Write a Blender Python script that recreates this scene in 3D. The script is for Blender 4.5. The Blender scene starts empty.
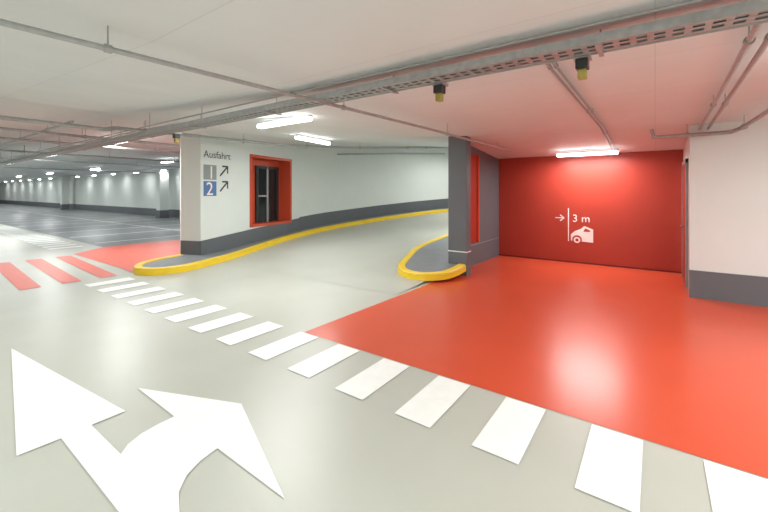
import bpy, math, bmesh
from mathutils import Vector, Matrix
S=bpy.context.scene
try: S.view_settings.view_transform='Standard'
except Exception: pass
COL=S.collection

# ------------------------------------------------ materials
def mat(name,col,rough=0.6,var=0.06,scale=3.0,bump=0.0,metal=0.0,emis=0.0,spec=0.5,bscale=60):
    m=bpy.data.materials.new(name); m.use_nodes=True
    nt=m.node_tree; b=nt.nodes['Principled BSDF']
    b.inputs['Roughness'].default_value=rough; b.inputs['Metallic'].default_value=metal
    b.inputs['Specular IOR Level'].default_value=spec
    g=nt.nodes.new('ShaderNodeNewGeometry')
    n=nt.nodes.new('ShaderNodeTexNoise'); n.inputs['Scale'].default_value=scale; n.inputs['Detail'].default_value=8
    nt.links.new(g.outputs['Position'],n.inputs['Vector'])
    r=nt.nodes.new('ShaderNodeValToRGB')
    r.color_ramp.elements[0].position=.3; r.color_ramp.elements[1].position=.7
    r.color_ramp.elements[0].color=[c*(1-var) for c in col]+[1]
    r.color_ramp.elements[1].color=[min(1,c*(1+var)) for c in col]+[1]
    nt.links.new(n.outputs['Fac'],r.inputs['Fac']); nt.links.new(r.outputs['Color'],b.inputs['Base Color'])
    if bump>0:
        n2=nt.nodes.new('ShaderNodeTexNoise'); n2.inputs['Scale'].default_value=bscale; n2.inputs['Detail'].default_value=3
        nt.links.new(g.outputs['Position'],n2.inputs['Vector'])
        bp=nt.nodes.new('ShaderNodeBump'); bp.inputs['Strength'].default_value=bump; bp.inputs['Distance'].default_value=.01
        nt.links.new(n2.outputs['Fac'],bp.inputs['Height']); nt.links.new(bp.outputs['Normal'],b.inputs['Normal'])
    if emis>0:
        b.inputs['Emission Color'].default_value=(.98,1,.98,1); b.inputs['Emission Strength'].default_value=emis
    return m
def L(r,g,b):
    f=lambda c:((c/255+.055)/1.055)**2.4
    return (f(r),f(g),f(b))
M_floor=mat('floor_greige_coating',L(180,182,172),.38,.04,1.2,.03)
M_red=mat('floor_red_coating',L(206,82,54),.28,.04,1.0,.03)
M_redm=mat('red_marking',L(214,100,84),.45,.05,6)
M_white=mat('white_marking',L(236,238,235),.5,.03,8,.04)
M_dark=mat('floor_grey_coating',L(108,113,115),.38,.05,1.0,.03)
M_line=mat('parking_line_paint',L(225,228,228),.5)
M_ceil=mat('ceiling_paint',L(222,225,225),.7,.02,2,.05)
M_wall=mat('wall_paint_white',L(220,225,222),.7,.015,2,.05)
M_redw=mat('wall_paint_red',L(166,54,38),.45,.04,1.5,.05)
M_grey=mat('wall_paint_grey',L(98,102,107),.55,.03,2,.05)
M_isl=mat('island_top_grey',L(122,127,130),.6,.05,5,.1)
M_yel=mat('curb_paint_yellow',L(238,200,38),.42,.04,5,.05)
M_gal=mat('galvanized_steel',(.42,.43,.43),.45,.12,20,0,.5)
M_pvc=mat('grey_conduit',L(155,157,157),.45,.04,8)
M_black=mat('black_plastic',(.03,.03,.032),.35,.1,8)
M_glass=mat('dark_glass',(.015,.018,.02),.12,.1,2)
M_lens=mat('lamp_diffuser',(.95,.95,.95),.5,.01,2,0,0,18)
M_house=mat('lamp_housing',(.8,.8,.8),.45)
M_blue=mat('sign_blue',L(80,115,165),.5)
M_sgrey=mat('sign_grey',L(140,146,144),.5)
M_txt=mat('sign_text_dark',L(60,62,65),.6)
M_wtxt=mat('sign_text_white',L(240,225,220),.6)
M_ybox=mat('yellow_plastic',L(175,160,80),.5)
nt=M_ceil.node_tree; bs=nt.nodes['Principled BSDF']
src=bs.inputs['Base Color'].links[0].from_socket
g=nt.nodes.new('ShaderNodeNewGeometry')
br_=nt.nodes.new('ShaderNodeTexBrick'); br_.offset=0; br_.inputs['Scale'].default_value=1; br_.inputs['Mortar Size'].default_value=.006
br_.inputs['Brick Width'].default_value=5.0; br_.inputs['Row Height'].default_value=1.25; br_.inputs['Mortar Smooth'].default_value=.6
br_.inputs['Color1'].default_value=(1,1,1,1); br_.inputs['Color2'].default_value=(.97,.97,.97,1); br_.inputs['Mortar'].default_value=(.86,.86,.86,1)
nt.links.new(g.outputs['Position'],br_.inputs['Vector'])
mx=nt.nodes.new('ShaderNodeMix'); mx.data_type='RGBA'; mx.blend_type='MULTIPLY'; mx.inputs[0].default_value=1
nt.links.new(src,mx.inputs[6]); nt.links.new(br_.outputs['Color'],mx.inputs[7]); nt.links.new(mx.outputs[2],bs.inputs['Base Color'])

# ------------------------------------------------ mesh helpers
def mb(name,v,f,m,parent=None,smooth=False):
    me=bpy.data.meshes.new(name); me.from_pydata([tuple(x) for x in v],[],f); me.update()
    o=bpy.data.objects.new(name,me); COL.objects.link(o); me.materials.append(m)
    if smooth:
        for p in me.polygons: p.use_smooth=True
    if parent: o.parent=parent
    return o
def empty(name,parent=None):
    o=bpy.data.objects.new(name,None); COL.objects.link(o); o.empty_display_size=.1
    if parent: o.parent=parent
    return o
BF=[(0,3,2,1),(4,5,6,7),(0,1,5,4),(1,2,6,5),(2,3,7,6),(3,0,4,7)]
def box(name,x,y,z,m,parent=None,bev=0):
    v=[(x[0],y[0],z[0]),(x[1],y[0],z[0]),(x[1],y[1],z[0]),(x[0],y[1],z[0]),
       (x[0],y[0],z[1]),(x[1],y[0],z[1]),(x[1],y[1],z[1]),(x[0],y[1],z[1])]
    o=mb(name,v,BF,m,parent)
    if bev:
        b=o.modifiers.new('bevel','BEVEL'); b.width=bev; b.segments=2
    return o
def seg(name,p,q,zp,zq,off,m,parent=None):
    p=Vector(p);q=Vector(q);d=(q-p).normalized();n=Vector((-d.y,d.x))
    a,b,c,e=p+n*off[0],q+n*off[0],q+n*off[1],p+n*off[1]
    v=[(a.x,a.y,zp[0]),(b.x,b.y,zq[0]),(c.x,c.y,zq[0]),(e.x,e.y,zp[0]),
       (a.x,a.y,zp[1]),(b.x,b.y,zq[1]),(c.x,c.y,zq[1]),(e.x,e.y,zp[1])]
    return mb(name,v,BF,m,parent)
def polys(name,plist,z,m,parent=None):
    v=[];f=[]
    for p in plist:
        s=len(v); v+=[(x,y,z) for x,y in p]; f.append(tuple(range(s,s+len(p))))
    o=mb(name,v,f,m,parent)
    bm=bmesh.new(); bm.from_mesh(o.data); bmesh.ops.triangulate(bm,faces=bm.faces[:],ngon_method='EAR_CLIP')
    for fc in bm.faces:
        fc.normal_update()
        if fc.normal.z<0: fc.normal_flip()
    bm.to_mesh(o.data); bm.free()
    return o
def rect(x0,x1,y0,y1): return [(x0,y0),(x1,y0),(x1,y1),(x0,y1)]
def tube(name,pts,r,m,parent=None):
    c=bpy.data.curves.new(name,'CURVE'); c.dimensions='3D'; c.bevel_depth=r; c.bevel_resolution=3; c.use_fill_caps=True
    s=c.splines.new('POLY'); s.points.add(len(pts)-1)
    for i,p in enumerate(pts): s.points[i].co=(*p,1)
    c.materials.append(m)
    o=bpy.data.objects.new(name,c); COL.objects.link(o)
    if parent: o.parent=parent
    return o
def catmull(P,n=6):
    out=[]
    for i in range(len(P)-1):
        p0=Vector(P[max(i-1,0)]);p1=Vector(P[i]);p2=Vector(P[i+1]);p3=Vector(P[min(i+2,len(P)-1)])
        for k in range(n):
            t=k/n
            out.append(.5*((2*p1)+(p2-p0)*t+(2*p0-5*p1+4*p2-p3)*t*t+(3*p1-p0-3*p2+p3)*t**3))
    out.append(Vector(P[-1])); return out
def lin(P,n=6):
    out=[]
    for i in range(len(P)-1):
        for k in range(n): out.append(Vector(P[i]).lerp(Vector(P[i+1]),k/n))
    out.append(Vector(P[-1])); return out
def rz(b):
    t=b-5
    return 0 if t<0 else (.035*t*t if t<1 else .07*t-.035)
def base(a):
    return 2.75+.065*min(max(-3-a,0),5)
def zc(a,b):
    if b<=7: return base(a)
    if a>-3.4: return 2.75-.25*min((b-7)/2.7,1)
    if a>-10.0: return base(a)+.065*(b-7)
    return base(a)

# ------------------------------------------------ floors
box('floor',(-86,9.2),(-7.2,12.2),(-.2,0),M_floor)
polys('floor_red_bay',[[(-3.35,3.05),(2.4,3.05),(2.4,7.6),(.5,7.6),(.5,9.7),(-3.3,9.7),(-3.3,5.6)]],.003,M_red)
polys('floor_grey_parking',[[(-85,4.25),(-13.4,4.25),(-13.4,12),(-85,12)]],.003,M_dark)
polys('floor_red_walkway',[[(-12.5,3.3),(-8.95,3.3),(-9.2,4.2),(-9.7,4.7),(-9.9,9.0),(-13.4,9.0),(-13.4,4.25)]],.0045,M_redm)
na,nb=2,40
v=[];f=[]
for j in range(nb+1):
    b=5+16*j/nb
    for i in range(na+1):
        v.append((-10.0+6.62*i/na,b,rz(b)+.004))
for j in range(nb):
    for i in range(na):
        s=j*(na+1)+i; f.append((s,s+1,s+na+2,s+na+1))
mb('ramp_floor',v,f,M_floor)

# markings
st=[]
for k in range(-4,13):
    r=-.67-.605*k; st.append(rect(r-.30,r,2.32,3.03))
polys('crosswalk_marking',st,.006,M_white)
st=[]
for k in range(24):
    r=-14.0-.605*k; st.append([(r-.29,3.15+.012*k),(r,3.15+.012*k),(r,3.95+.012*k),(r-.29,3.95+.012*k)])
polys('crosswalk_marking',st,.008,M_white)
st=[]
for k in range(-2,3):
    b=2.12+.565*k
    st.append([(-8.62,b),(-8.62,b+.28),(-12.3,b+.50),(-12.35,b+.2)])
polys('red_stripe_marking',st,.006,M_redm)
st=[]
for k in range(26):
    a=-14.6-2.5*k; st.append(rect(a-.06,a+.06,4.4,7.85)); st.append(rect(a-.06,a+.06,8.05,11.6))
st.append(rect(-84,-14.0,7.9,8.0))
polys('parking_bay_marking',st,.006,M_line)
arrow=[(-5.5,.93),(-3.23,1.165),(-3.23,.955),(-2.72,.955),(-2.79,1.02),(-2.84,1.12),(-2.86,1.24),(-2.86,1.345),(-3.53,1.36),
 (-2.61,1.73),(-1.61,1.33),(-2.28,1.34),(-2.26,1.22),(-2.21,1.11),(-2.12,1.02),(-1.98,.957),(-.6,.95),(-.6,.765),(-3.22,.785),(-3.23,.57)]
polys('direction_arrow_marking',[arrow],.006,M_white)

# ------------------------------------------------ ceiling
def ceil(name,a0,a1,b0,b1,na,nb):
    v=[];f=[]
    for j in range(nb+1):
        for i in range(na+1):
            a=a0+(a1-a0)*i/na; b=b0+(b1-b0)*j/nb
            aa=min(max(a,a0+.001),a1-.001); bb=min(max(b,b0+.001),b1-.001)
            v.append((a,b,zc(aa,bb)))
    for j in range(nb):
        for i in range(na):
            s=j*(na+1)+i; f.append((s,s+na+1,s+na+2,s+1))
    o=mb(name,v,f,M_ceil); m=o.modifiers.new('solid','SOLIDIFY'); m.thickness=.15; m.offset=-1
    return o
ceil('ceiling',-86,-8,-7.2,7,1,1)
ceil('ceiling_main',-8,-3,-7.2,7,4,1)
ceil('ceiling_front',-3,9.2,-7.2,7,1,1)
ceil('ceiling_parking',-86,-9.98,7,12.2,1,1)
ceil('ceiling_ramp',-9.99,-3.401,7,21.2,12,14)
ceil('ceiling_bay',-3.399,9.2,7,9.9,1,6)

# ------------------------------------------------ walls
P0=(-9.55,4.65);P1=(-9.0,4.85);P2=(-9.9,8.8)
def lp(s): return (P1[0]+(P2[0]-P1[0])*s,P1[1]+(P2[1]-P1[1])*s)
W=empty('wall_ausfahrt')
H=3.3
seg('end_face',P0,P1,(0,H),(0,H),(0,.2),M_wall,W)
seg('hall_return',(-10.42,5.05),P0,(0,H),(0,H),(0,.1),M_wall,W)
seg('hall_face',(-10.75,12.1),(-10.42,5.05),(0,H),(0,H),(0,.1),M_wall,W)
a0,a1=lp(.416),lp(.884)
seg('panel_left',P1,a0,(0,H),(0,H),(0,.4),M_wall,W)
seg('panel_right',a1,P2,(0,H),(0,H),(0,.4),M_wall,W)
seg('panel_below',a0,a1,(0,.67),(0,.67),(0,.4),M_wall,W)
seg('panel_above',a0,a1,(2.69,H),(2.69,H),(0,.4),M_wall,W)
B=empty('baseboard_ausfahrt')
seg('end',P0,P1,(0,.45),(0,.45),(-.015,0),M_grey,B)
seg('side',P1,P2,(0,.455),(.2,.76),(-.015,0),M_grey,B)
Wn=empty('window_1')
e=lambda s,z0,z1,off,m,n,s2: seg(n,lp(s),lp(s2),(z0,z1),(z0,z1),off,m,Wn)
e(.412,.64,2.73,(-.02,.42),M_red,'reveal_left',.432)
e(.868,.64,2.73,(-.02,.42),M_red,'reveal_right',.888)
e(.412,2.65,2.73,(-.02,.42),M_red,'reveal_top',.888)
e(.412,.64,.71,(-.02,.42),M_red,'reveal_bottom',.888)
e(.42,.6,2.75,(.42,.46),M_red,'back_panel',.88)
e(.58,.71,2.46,(.40,.42),M_glass,'door_glass',.84)
e(.58,.71,2.46,(.36,.40),M_black,'door_stile_a',.605)
e(.70,.71,2.46,(.36,.40),M_gal,'door_stile_b',.715)
e(.815,.71,2.46,(.36,.40),M_black,'door_stile_c',.84)
e(.58,2.38,2.46,(.36,.40),M_black,'door_head',.84)
e(.60,1.5,1.55,(.34,.37),M_gal,'door_bar',.70)
WP=catmull([P2,(-10.0,9.8),(-9.9,10.9),(-9.4,13.5),(-8.35,16.2),(-6.2,19.1),(-3.4,20.9)],8)
def sweep(name,path,prof,zf,m,parent=None,closed=True,smooth=False):
    n=len(path); v=[];f=[]; k=len(prof)
    for i,p in enumerate(path):
        d=(path[min(i+1,n-1)]-path[max(i-1,0)]).normalized(); nr=Vector((-d.y,d.x))
        for (o,z,r) in prof:
            q=p+nr*o; v.append((q.x,q.y,z+(zf(p) if r else 0)))
    for i in range(n-1):
        for j in range(k):
            j2=(j+1)%k
            f.append((i*k+j,i*k+j2,(i+1)*k+j2,(i+1)*k+j))
    f.append(tuple(range(k))); f.append(tuple(range((n-1)*k,n*k))[::-1])
    return mb(name,v,f,m,parent,smooth)
rzz=lambda p:rz(p.y)
sweep('wall_ramp_outer',WP,[(0,-.1,0),(.2,-.1,0),(.2,4.4,0),(0,4.4,0)],rzz,M_wall)
sweep('baseboard_ramp_outer',WP,[(-.015,0,1),(.01,0,1),(.01,.56,1),(-.015,.56,1)],rzz,M_grey)
seg('wall_ramp_inner',(-3.42,9.7),(-3.42,21.2),(0,4.4),(0,4.4),(-.0,.02),M_wall)

# islands
CP=[(-9.45,4.55),(-9.3,3.95),(-8.98,3.45),(-8.5,3.22),(-8.05,3.38),(-7.9,3.8),(-8.03,4.4),(-8.5,5.6),(-9.0,7.0),(-9.3,8.3),(-9.4,9.5),(-9.3,10.8),(-8.8,13.3),(-7.8,15.9),(-5.8,18.6),(-3.5,20.2)]
WQ=[(-9.55,4.65)]*3+[(-9.3,4.75),P1,P1,P1,(-9.17,5.6),(-9.5,7.0),(-9.78,8.3),(-9.98,9.6),(-9.9,10.9),(-9.4,13.5),(-8.35,16.2),(-6.2,19.1),(-3.4,20.9)]
CPp=catmull(CP,8); WQp=lin(WQ,8)
def island(name,curb,inner,side):
    E=empty(name); h=.13;w=.17*side
    sweep('curb_edge',curb,[(0,0,1),(0,h-.03,1),(w*.15,h,1),(w*.85,h,1),(w,h-.03,1),(w,0,1)],rzz,M_yel,E)
    v=[];f=[]
    for c,i in zip(curb,inner):
        v.append((c.x,c.y,rz(c.y)+h-.02)); v.append((i.x,i.y,rz(i.y)+h-.02))
    for k in range(len(curb)-1):
        f.append((2*k,2*k+2,2*k+3,2*k+1))
    mb('top_surface',v,f,M_isl,E)
island('curb_island',CPp,WQp,1)
CI=[(-3.01,6.94),(-3.02,6.55),(-3.12,6.22),(-3.42,5.98),(-3.85,5.99),(-4.2,6.3),(-4.45,6.9),(-4.8,8.0),(-4.9,9.2),(-4.85,10.4),(-4.5,12.5),(-3.7,14.5)]
WI=[(-3.15,6.95)]*3+[(-3.2,6.95)]+[(-3.4,6.95)]*2+[(-3.4,7.1),(-3.4,8.0),(-3.4,9.2),(-3.4,10.4),(-3.4,12.5),(-3.42,14.5)]
island('curb_island',catmull(CI,8),lin(WI,8),-1)

# column + bay walls
C=empty('column')
box('shaft',(-3.4,-3.0),(6.95,7.15),(0,2.85),M_grey,C,.008)
box('white_band',(-3.403,-2.997),(6.947,7.153),(.455,.475),M_white,C)
WL=empty('wall_bay_left')
box('lower',(-3.4,-3.3),(7.15,8.34),(0,.5),M_grey,WL)
box('upper',(-3.4,-3.3),(7.15,8.34),(2.5,2.9),M_grey,WL)
box('solid',(-3.4,-3.3),(8.34,9.8),(0,2.9),M_grey,WL)
box('red_infill',(-3.41,-3.33),(7.15,8.34),(.5,2.5),M_redw,WL)
box('red_reveal',(-3.4,-3.29),(8.28,8.345),(.5,2.5),M_red,WL)
box('white_band',(-3.3,-3.297),(7.15,9.7),(.46,.472),M_pvc,WL)
box('wall_back_red',(-3.4,.6),(9.7,9.9),(0,2.7),M_redw)
box('baseboard_back',(-3.3,.46),(9.69,9.7),(0,.04),mat('red_dark_trim',L(110,22,16),.5))
box('wall_bay_right',(.46,.7),(7.62,9.9),(0,2.9),M_wall)
D=empty('door_1')
box('leaf',(.43,.46),(8.3,9.3),(.02,2.15),M_redw,D)
box('frame_left',(.42,.46),(9.3,9.37),(0,2.22),M_pvc,D)
box('frame_right',(.42,.46),(8.23,8.3),(0,2.22),M_pvc,D)
box('frame_top',(.42,.46),(8.23,9.37),(2.15,2.22),M_pvc,D)
box('handle',(.37,.43),(8.40,8.42),(1.04,1.06),M_gal,D)
box('handle_lever',(.37,.39),(8.40,8.54),(1.04,1.06),M_gal,D)
box('wall_front_right',(.44,9.2),(7.6,7.8),(0,2.9),M_wall)
box('baseboard_front_right',(.43,9),(7.585,7.6),(0,.43),M_grey)
box('wall_parking',(-86,-9.9),(12,12.2),(0,3.2),M_wall)
box('baseboard_parking',(-85,-10),(11.98,12),(0,.5),M_grey)
box('wall_far',(-86,-85.8),(-7.2,12.2),(0,3.2),M_wall)
box('wall_rear',(-86,9.2),(-7.2,-7),(0,3.2),M_wall)
box('wall_side',(9,9.2),(-7.2,7.8),(0,3.0),M_wall)
for x,y in [(-25.4,11.2),(-45,11.2)]:
    c=empty('parking_column'); box('shaft',(x-.25,x+.25),(y-.25,y+.3),(0,3.08),M_wall,c,.02); box('foot_band',(x-.26,x+.26),(y-.26,y+.3),(0,.5),M_grey,c)

# ------------------------------------------------ signs
def frame(o,x,origin,n):
    x=Vector(x).normalized(); n=Vector(n).normalized(); up=Vector((0,0,1))
    o.matrix_world=Matrix(((x.x,up.x,n.x,origin[0]),(x.y,up.y,n.y,origin[1]),(x.z,up.z,n.z,origin[2]),(0,0,0,1)))
def flat(name,pl,m,parent,z=0):
    v=[];f=[]
    for p in pl:
        s=len(v); v+=[(x,y,z) for x,y in p]; f.append(tuple(range(s,s+len(p))))
    return mb(name,v,f,m,parent)
def text(name,s,size,x,y,m,parent,z=.001):
    c=bpy.data.curves.new(name,'FONT'); c.body=s; c.size=size; c.materials.append(m); c.extrude=.0005
    o=bpy.data.objects.new(name,c); COL.objects.link(o); o.parent=parent; o.location=(x,y,z); return o
d=(-.222,.975,0);n=(.975,.222,0)
sg=empty('exit_sign'); o=lp(.02)
frame(sg,d,(o[0]+n[0]*.006,o[1]+n[1]*.006,0),n)
text('ausfahrt_text','Ausfahrt',.25,0,2.51,M_txt,sg)
flat('level_1_panel',[rect(0,.40,1.96,2.33)],M_sgrey,sg)
flat('level_2_panel',[rect(0,.40,1.55,1.92)],M_blue,sg)
text('level_1_text','1',.46,.12,1.985,M_wtxt,sg,.004)
text('level_2_text','2',.46,.07,1.575,M_wtxt,sg,.004)
def arrow_ne(cx,cy,s):
    w=.035*s/.3
    return [[(cx-s/2,cy-s/2+w),(cx-s/2+w,cy-s/2),(cx+s/2,cy+s/2-w),(cx+s/2-w,cy+s/2)],
            rect(cx-s*.2,cx+s/2,cy+s/2-w,cy+s/2+w*.3),rect(cx+s/2-w,cx+s/2+w*.3,cy-s*.2,cy+s/2)]
flat('arrow_upper',arrow_ne(.64,2.19,.28),M_txt,sg)
flat('arrow_lower',arrow_ne(.64,1.79,.28),M_txt,sg)
cs=empty('distance_sign'); frame(cs,(1,0,0),(-1.94,9.694,0),(0,-1,0))
flat('arrow',[rect(0,.2,1.03,1.05),[(.12,1.12),(.10,1.10),(.18,1.04),(.21,1.04)],[(.10,.98),(.12,.96),(.21,1.04),(.18,1.04)]],M_wtxt,cs)
flat('rule',[rect(.28,.30,.50,1.27)],M_wtxt,cs)
text('distance_text','3 m',.24,.37,.96,M_wtxt,cs)
car=[[(.34,.52),(.80,.50),(.80,.80),(.62,.87),(.55,.80),(.42,.74),(.34,.66)]]
flat('car_body',car,M_wtxt,cs)
circ=lambda cx,cy,r:[(cx+r*math.cos(t*math.pi/10),cy+r*math.sin(t*math.pi/10)) for t in range(20)]
flat('car_wheel_arch',[circ(.47,.55,.10)],M_redw,cs,.002)
flat('car_wheel',[circ(.47,.54,.07)],M_wtxt,cs,.003)
flat('car_wheel_hub',[circ(.47,.54,.035)],M_redw,cs,.004)
flat('car_window',[[(.60,.74),(.74,.74),(.74,.77),(.64,.82)]],M_redw,cs,.002)

# ------------------------------------------------ lamps
def lamp(a,b,length=1.3,along='a',power=60,drop=.0,w=.09,col=(.975,1,.985)):
    z=zc(a,b)-drop-.02
    E=empty('ceiling_or_fill_lamp'); E.location=(a,b,z);  # one name for the garage fixtures and the added fill lamps
    if along=='b': E.rotation_euler=(0,0,math.radians(90+8))
    h=length/2
    box('housing',(-h,h),(-w/2,w/2),(-.05,.0),M_house,E,.008)
    box('diffuser',(-h+.02,h-.02),(-w/2-.008,w/2+.008),(-.10,-.045),M_lens,E,.015)
    if power>0:
        l=bpy.data.lights.new('tube_light','AREA'); l.shape='RECTANGLE'; l.size=length; l.size_y=.14; l.energy=power; l.color=col
        lo=bpy.data.objects.new('tube_light',l); COL.objects.link(lo); lo.parent=E; lo.location=(0,0,-.12)
    return E
for k in range(-2,12):
    lamp(-4.95-6.45*k+.0,4.05,power=75 if k<1 else 110)
for a in (-9,-4.6,-.8,3,7):
    lamp(a,-1.3,power=84)  # added row out of view, fill light to brighten the foreground
lamp(1.6,.7,power=50)  # added off-frame fill lamp for the near floor
for a in (-20,-30,-42,-55,-70):
    lamp(a,-2.8,power=110)
lamp(-1.2,9.1,1.2,power=62)
lamp(3.8,6.2,1.3,power=60)
lamp(-6.8,6.5,1.3,'b',power=55)
lamp(-4.2,10.6,1.3,'b',power=70)  # added fill lamp, hidden behind the column to light the ramp end
lamp(-6.6,15,1.3,'b',power=70)
for k in range(16):
    a=-13-4.0*k
    lamp(a,11.1,.5,power=16,w=.12)
for k in range(5):
    lamp(-17.5-9*k,8,1.3,power=60)

# ------------------------------------------------ cable tray
T=empty('cable_tray'); zt=2.6; y0,y1=2.74,2.92
x0,x1=-60,9
box('rail_front',(x0,x1),(y0-.003,y0),(zt,zt+.06),M_gal,T)
box('rail_back',(x0,x1),(y1,y1+.003),(zt,zt+.06),M_gal,T)
v=[];f=[]
def addbox(v,f,x,y,z):
    s=len(v)
    v+=[(x[0],y[0],z[0]),(x[1],y[0],z[0]),(x[1],y[1],z[0]),(x[0],y[1],z[0]),(x[0],y[0],z[1]),(x[1],y[0],z[1]),(x[1],y[1],z[1]),(x[0],y[1],z[1])]
    f+= [tuple(s+i for i in q) for q in BF]
x=-22.0
while x<3:
    addbox(v,f,(x,x+.035),(y0,y1),(zt,zt+.004)); x+=.09
for yy in (y0+.0,y0+.075,y1-.03): addbox(v,f,(x0,x1),(yy,yy+.03),(zt-.001,zt+.003))
mb('perforated_base',v,f,M_gal,T)
for i,(yy,r) in enumerate([(2.78,.014),(2.82,.011),(2.86,.016),(2.89,.01)]):
    tube('cable_%d'%i,[(x0,yy,zt+.02),(x1,yy,zt+.02)],r,M_pvc if i%2 else M_black,T)
tube('side_conduit',[(x0,2.99,zt+.02),(x1,2.99,zt+.02)],.013,M_pvc,T)
tube('side_conduit_upper',[(x0,2.68,zt+.10),(x1,2.68,zt+.10)],.010,M_pvc,T)
for k in range(14):
    a=1.4-1.7*k
    tube('hanger_%d'%k,[(a,y1+.01,zt-.02),(a,y1+.01,zc(a,2.9))],.006,M_gal,T)
    box('bracket_%d'%k,(a-.015,a+.015),(y0-.01,y1+.08),(zt-.014,zt-.002),M_gal,T)
for a in (-.42,-1.55,-6.3):
    J=empty('junction_box')
    box('body',(a-.04,a+.04),(2.95,3.04),(2.52,2.59),M_black,J,.006)
    box('lens',(a-.028,a+.028),(2.965,3.025),(2.45,2.52),M_ybox,J,.008)
    box('clip',(a-.055,a+.055),(2.93,3.06),(2.59,2.615),M_gal,J)
def pipe(name,pts,r,m=M_gal,hang=True,step=2.2):
    E=empty(name); tube('run',pts,r,m,E)
    if hang:
        i=0
        for p,q in zip(pts[:-1],pts[1:]):
            p=Vector(p);q=Vector(q);Ld=(q-p).length;t=.5
            while t<Ld:
                c=p.lerp(q,t/Ld); top=zc(c.x,c.y)
                if top-c.z>.015:
                    tube('rod_%d'%i,[tuple(c),(c.x,c.y,top)],.005,M_gal,E)
                dd=(q-p).normalized()*.02
                if abs(dd.z)<.01: tube('clamp_%d'%i,[tuple(c-dd),tuple(c+dd)],r*1.5,M_gal,E)
                i+=1; t+=step
    return E
pipe('sprinkler_pipe',[(-2.97,-4,2.6),(-2.97,.46,2.6),(-2.72,5,2.585),(-2.62,8.6,2.56)],.019)
pipe('conduit',[(-.72,2.9,2.70),(-.72,7,2.70),(-.72,9.68,2.47)],.012,M_pvc)
pipe('conduit',[(-.67,2.9,2.70),(-.67,7,2.70),(-.67,9.68,2.47)],.012,M_pvc)
pipe('conduit',[(.50,2.95,2.66),(.56,7.58,2.62)],.020)
pipe('conduit',[(.60,2.95,2.66),(.66,7.58,2.62)],.020)
pipe('conduit',[(1.15,.5,2.66),(1.1,5.5,2.6),(1.0,7.3,2.56),(.9,7.48,2.53),(.1,7.48,2.53),(-.02,7.48,2.53),(-.05,7.48,2.66)],.028,M_gal,True,1.2)
pipe('water_pipe',[(-8.25,-4,2.80),(-8.2,2.6,2.80),(-8.2,2.8,2.85),(-8.2,7,2.93),(-7.9,9,3.05),(-7.2,12,3.3),(-6.4,14,3.42)],.035)
pipe('water_pipe',[(-9.6,10.4,3.05),(-9.0,13.4,3.3),(-8.0,16,3.45)],.035,M_gal,False)
for a in (-10.2,-12,-15.5,-19,-26):
    pipe('conduit',[(a,-2,2.87),(a,11.8 if a<-10.9 else 4.9,2.87)],.03)
pipe('conduit',[(-50,2.2,2.9),(-8.4,2.2,2.9)],.025)
pipe('conduit',[(-30,3.4,2.93),(-9,3.4,2.93),(-5.5,3.4,2.86)],.018)
pipe('drain_pipe',[(-3.6,-4,2.75),(-3.6,.1,2.75),(-3.35,.42,2.72),(-3.35,.42,2.79)],.045,M_pvc,False)

# ------------------------------------------------ world, camera
w=bpy.data.worlds.new('world'); S.world=w; w.use_nodes=True
w.node_tree.nodes['Background'].inputs[0].default_value=(.8,.85,.9,1); w.node_tree.nodes['Background'].inputs[1].default_value=.3
cam=bpy.data.cameras.new('camera'); co=bpy.data.objects.new('camera',cam); COL.objects.link(co)
cam.sensor_width=36; cam.lens=377/768*36; cam.shift_y=-64/768; cam.clip_end=300; cam.clip_start=.02
co.location=(0,0,1.65); co.rotation_euler=(math.pi/2,0,math.asin(.584))
S.camera=co
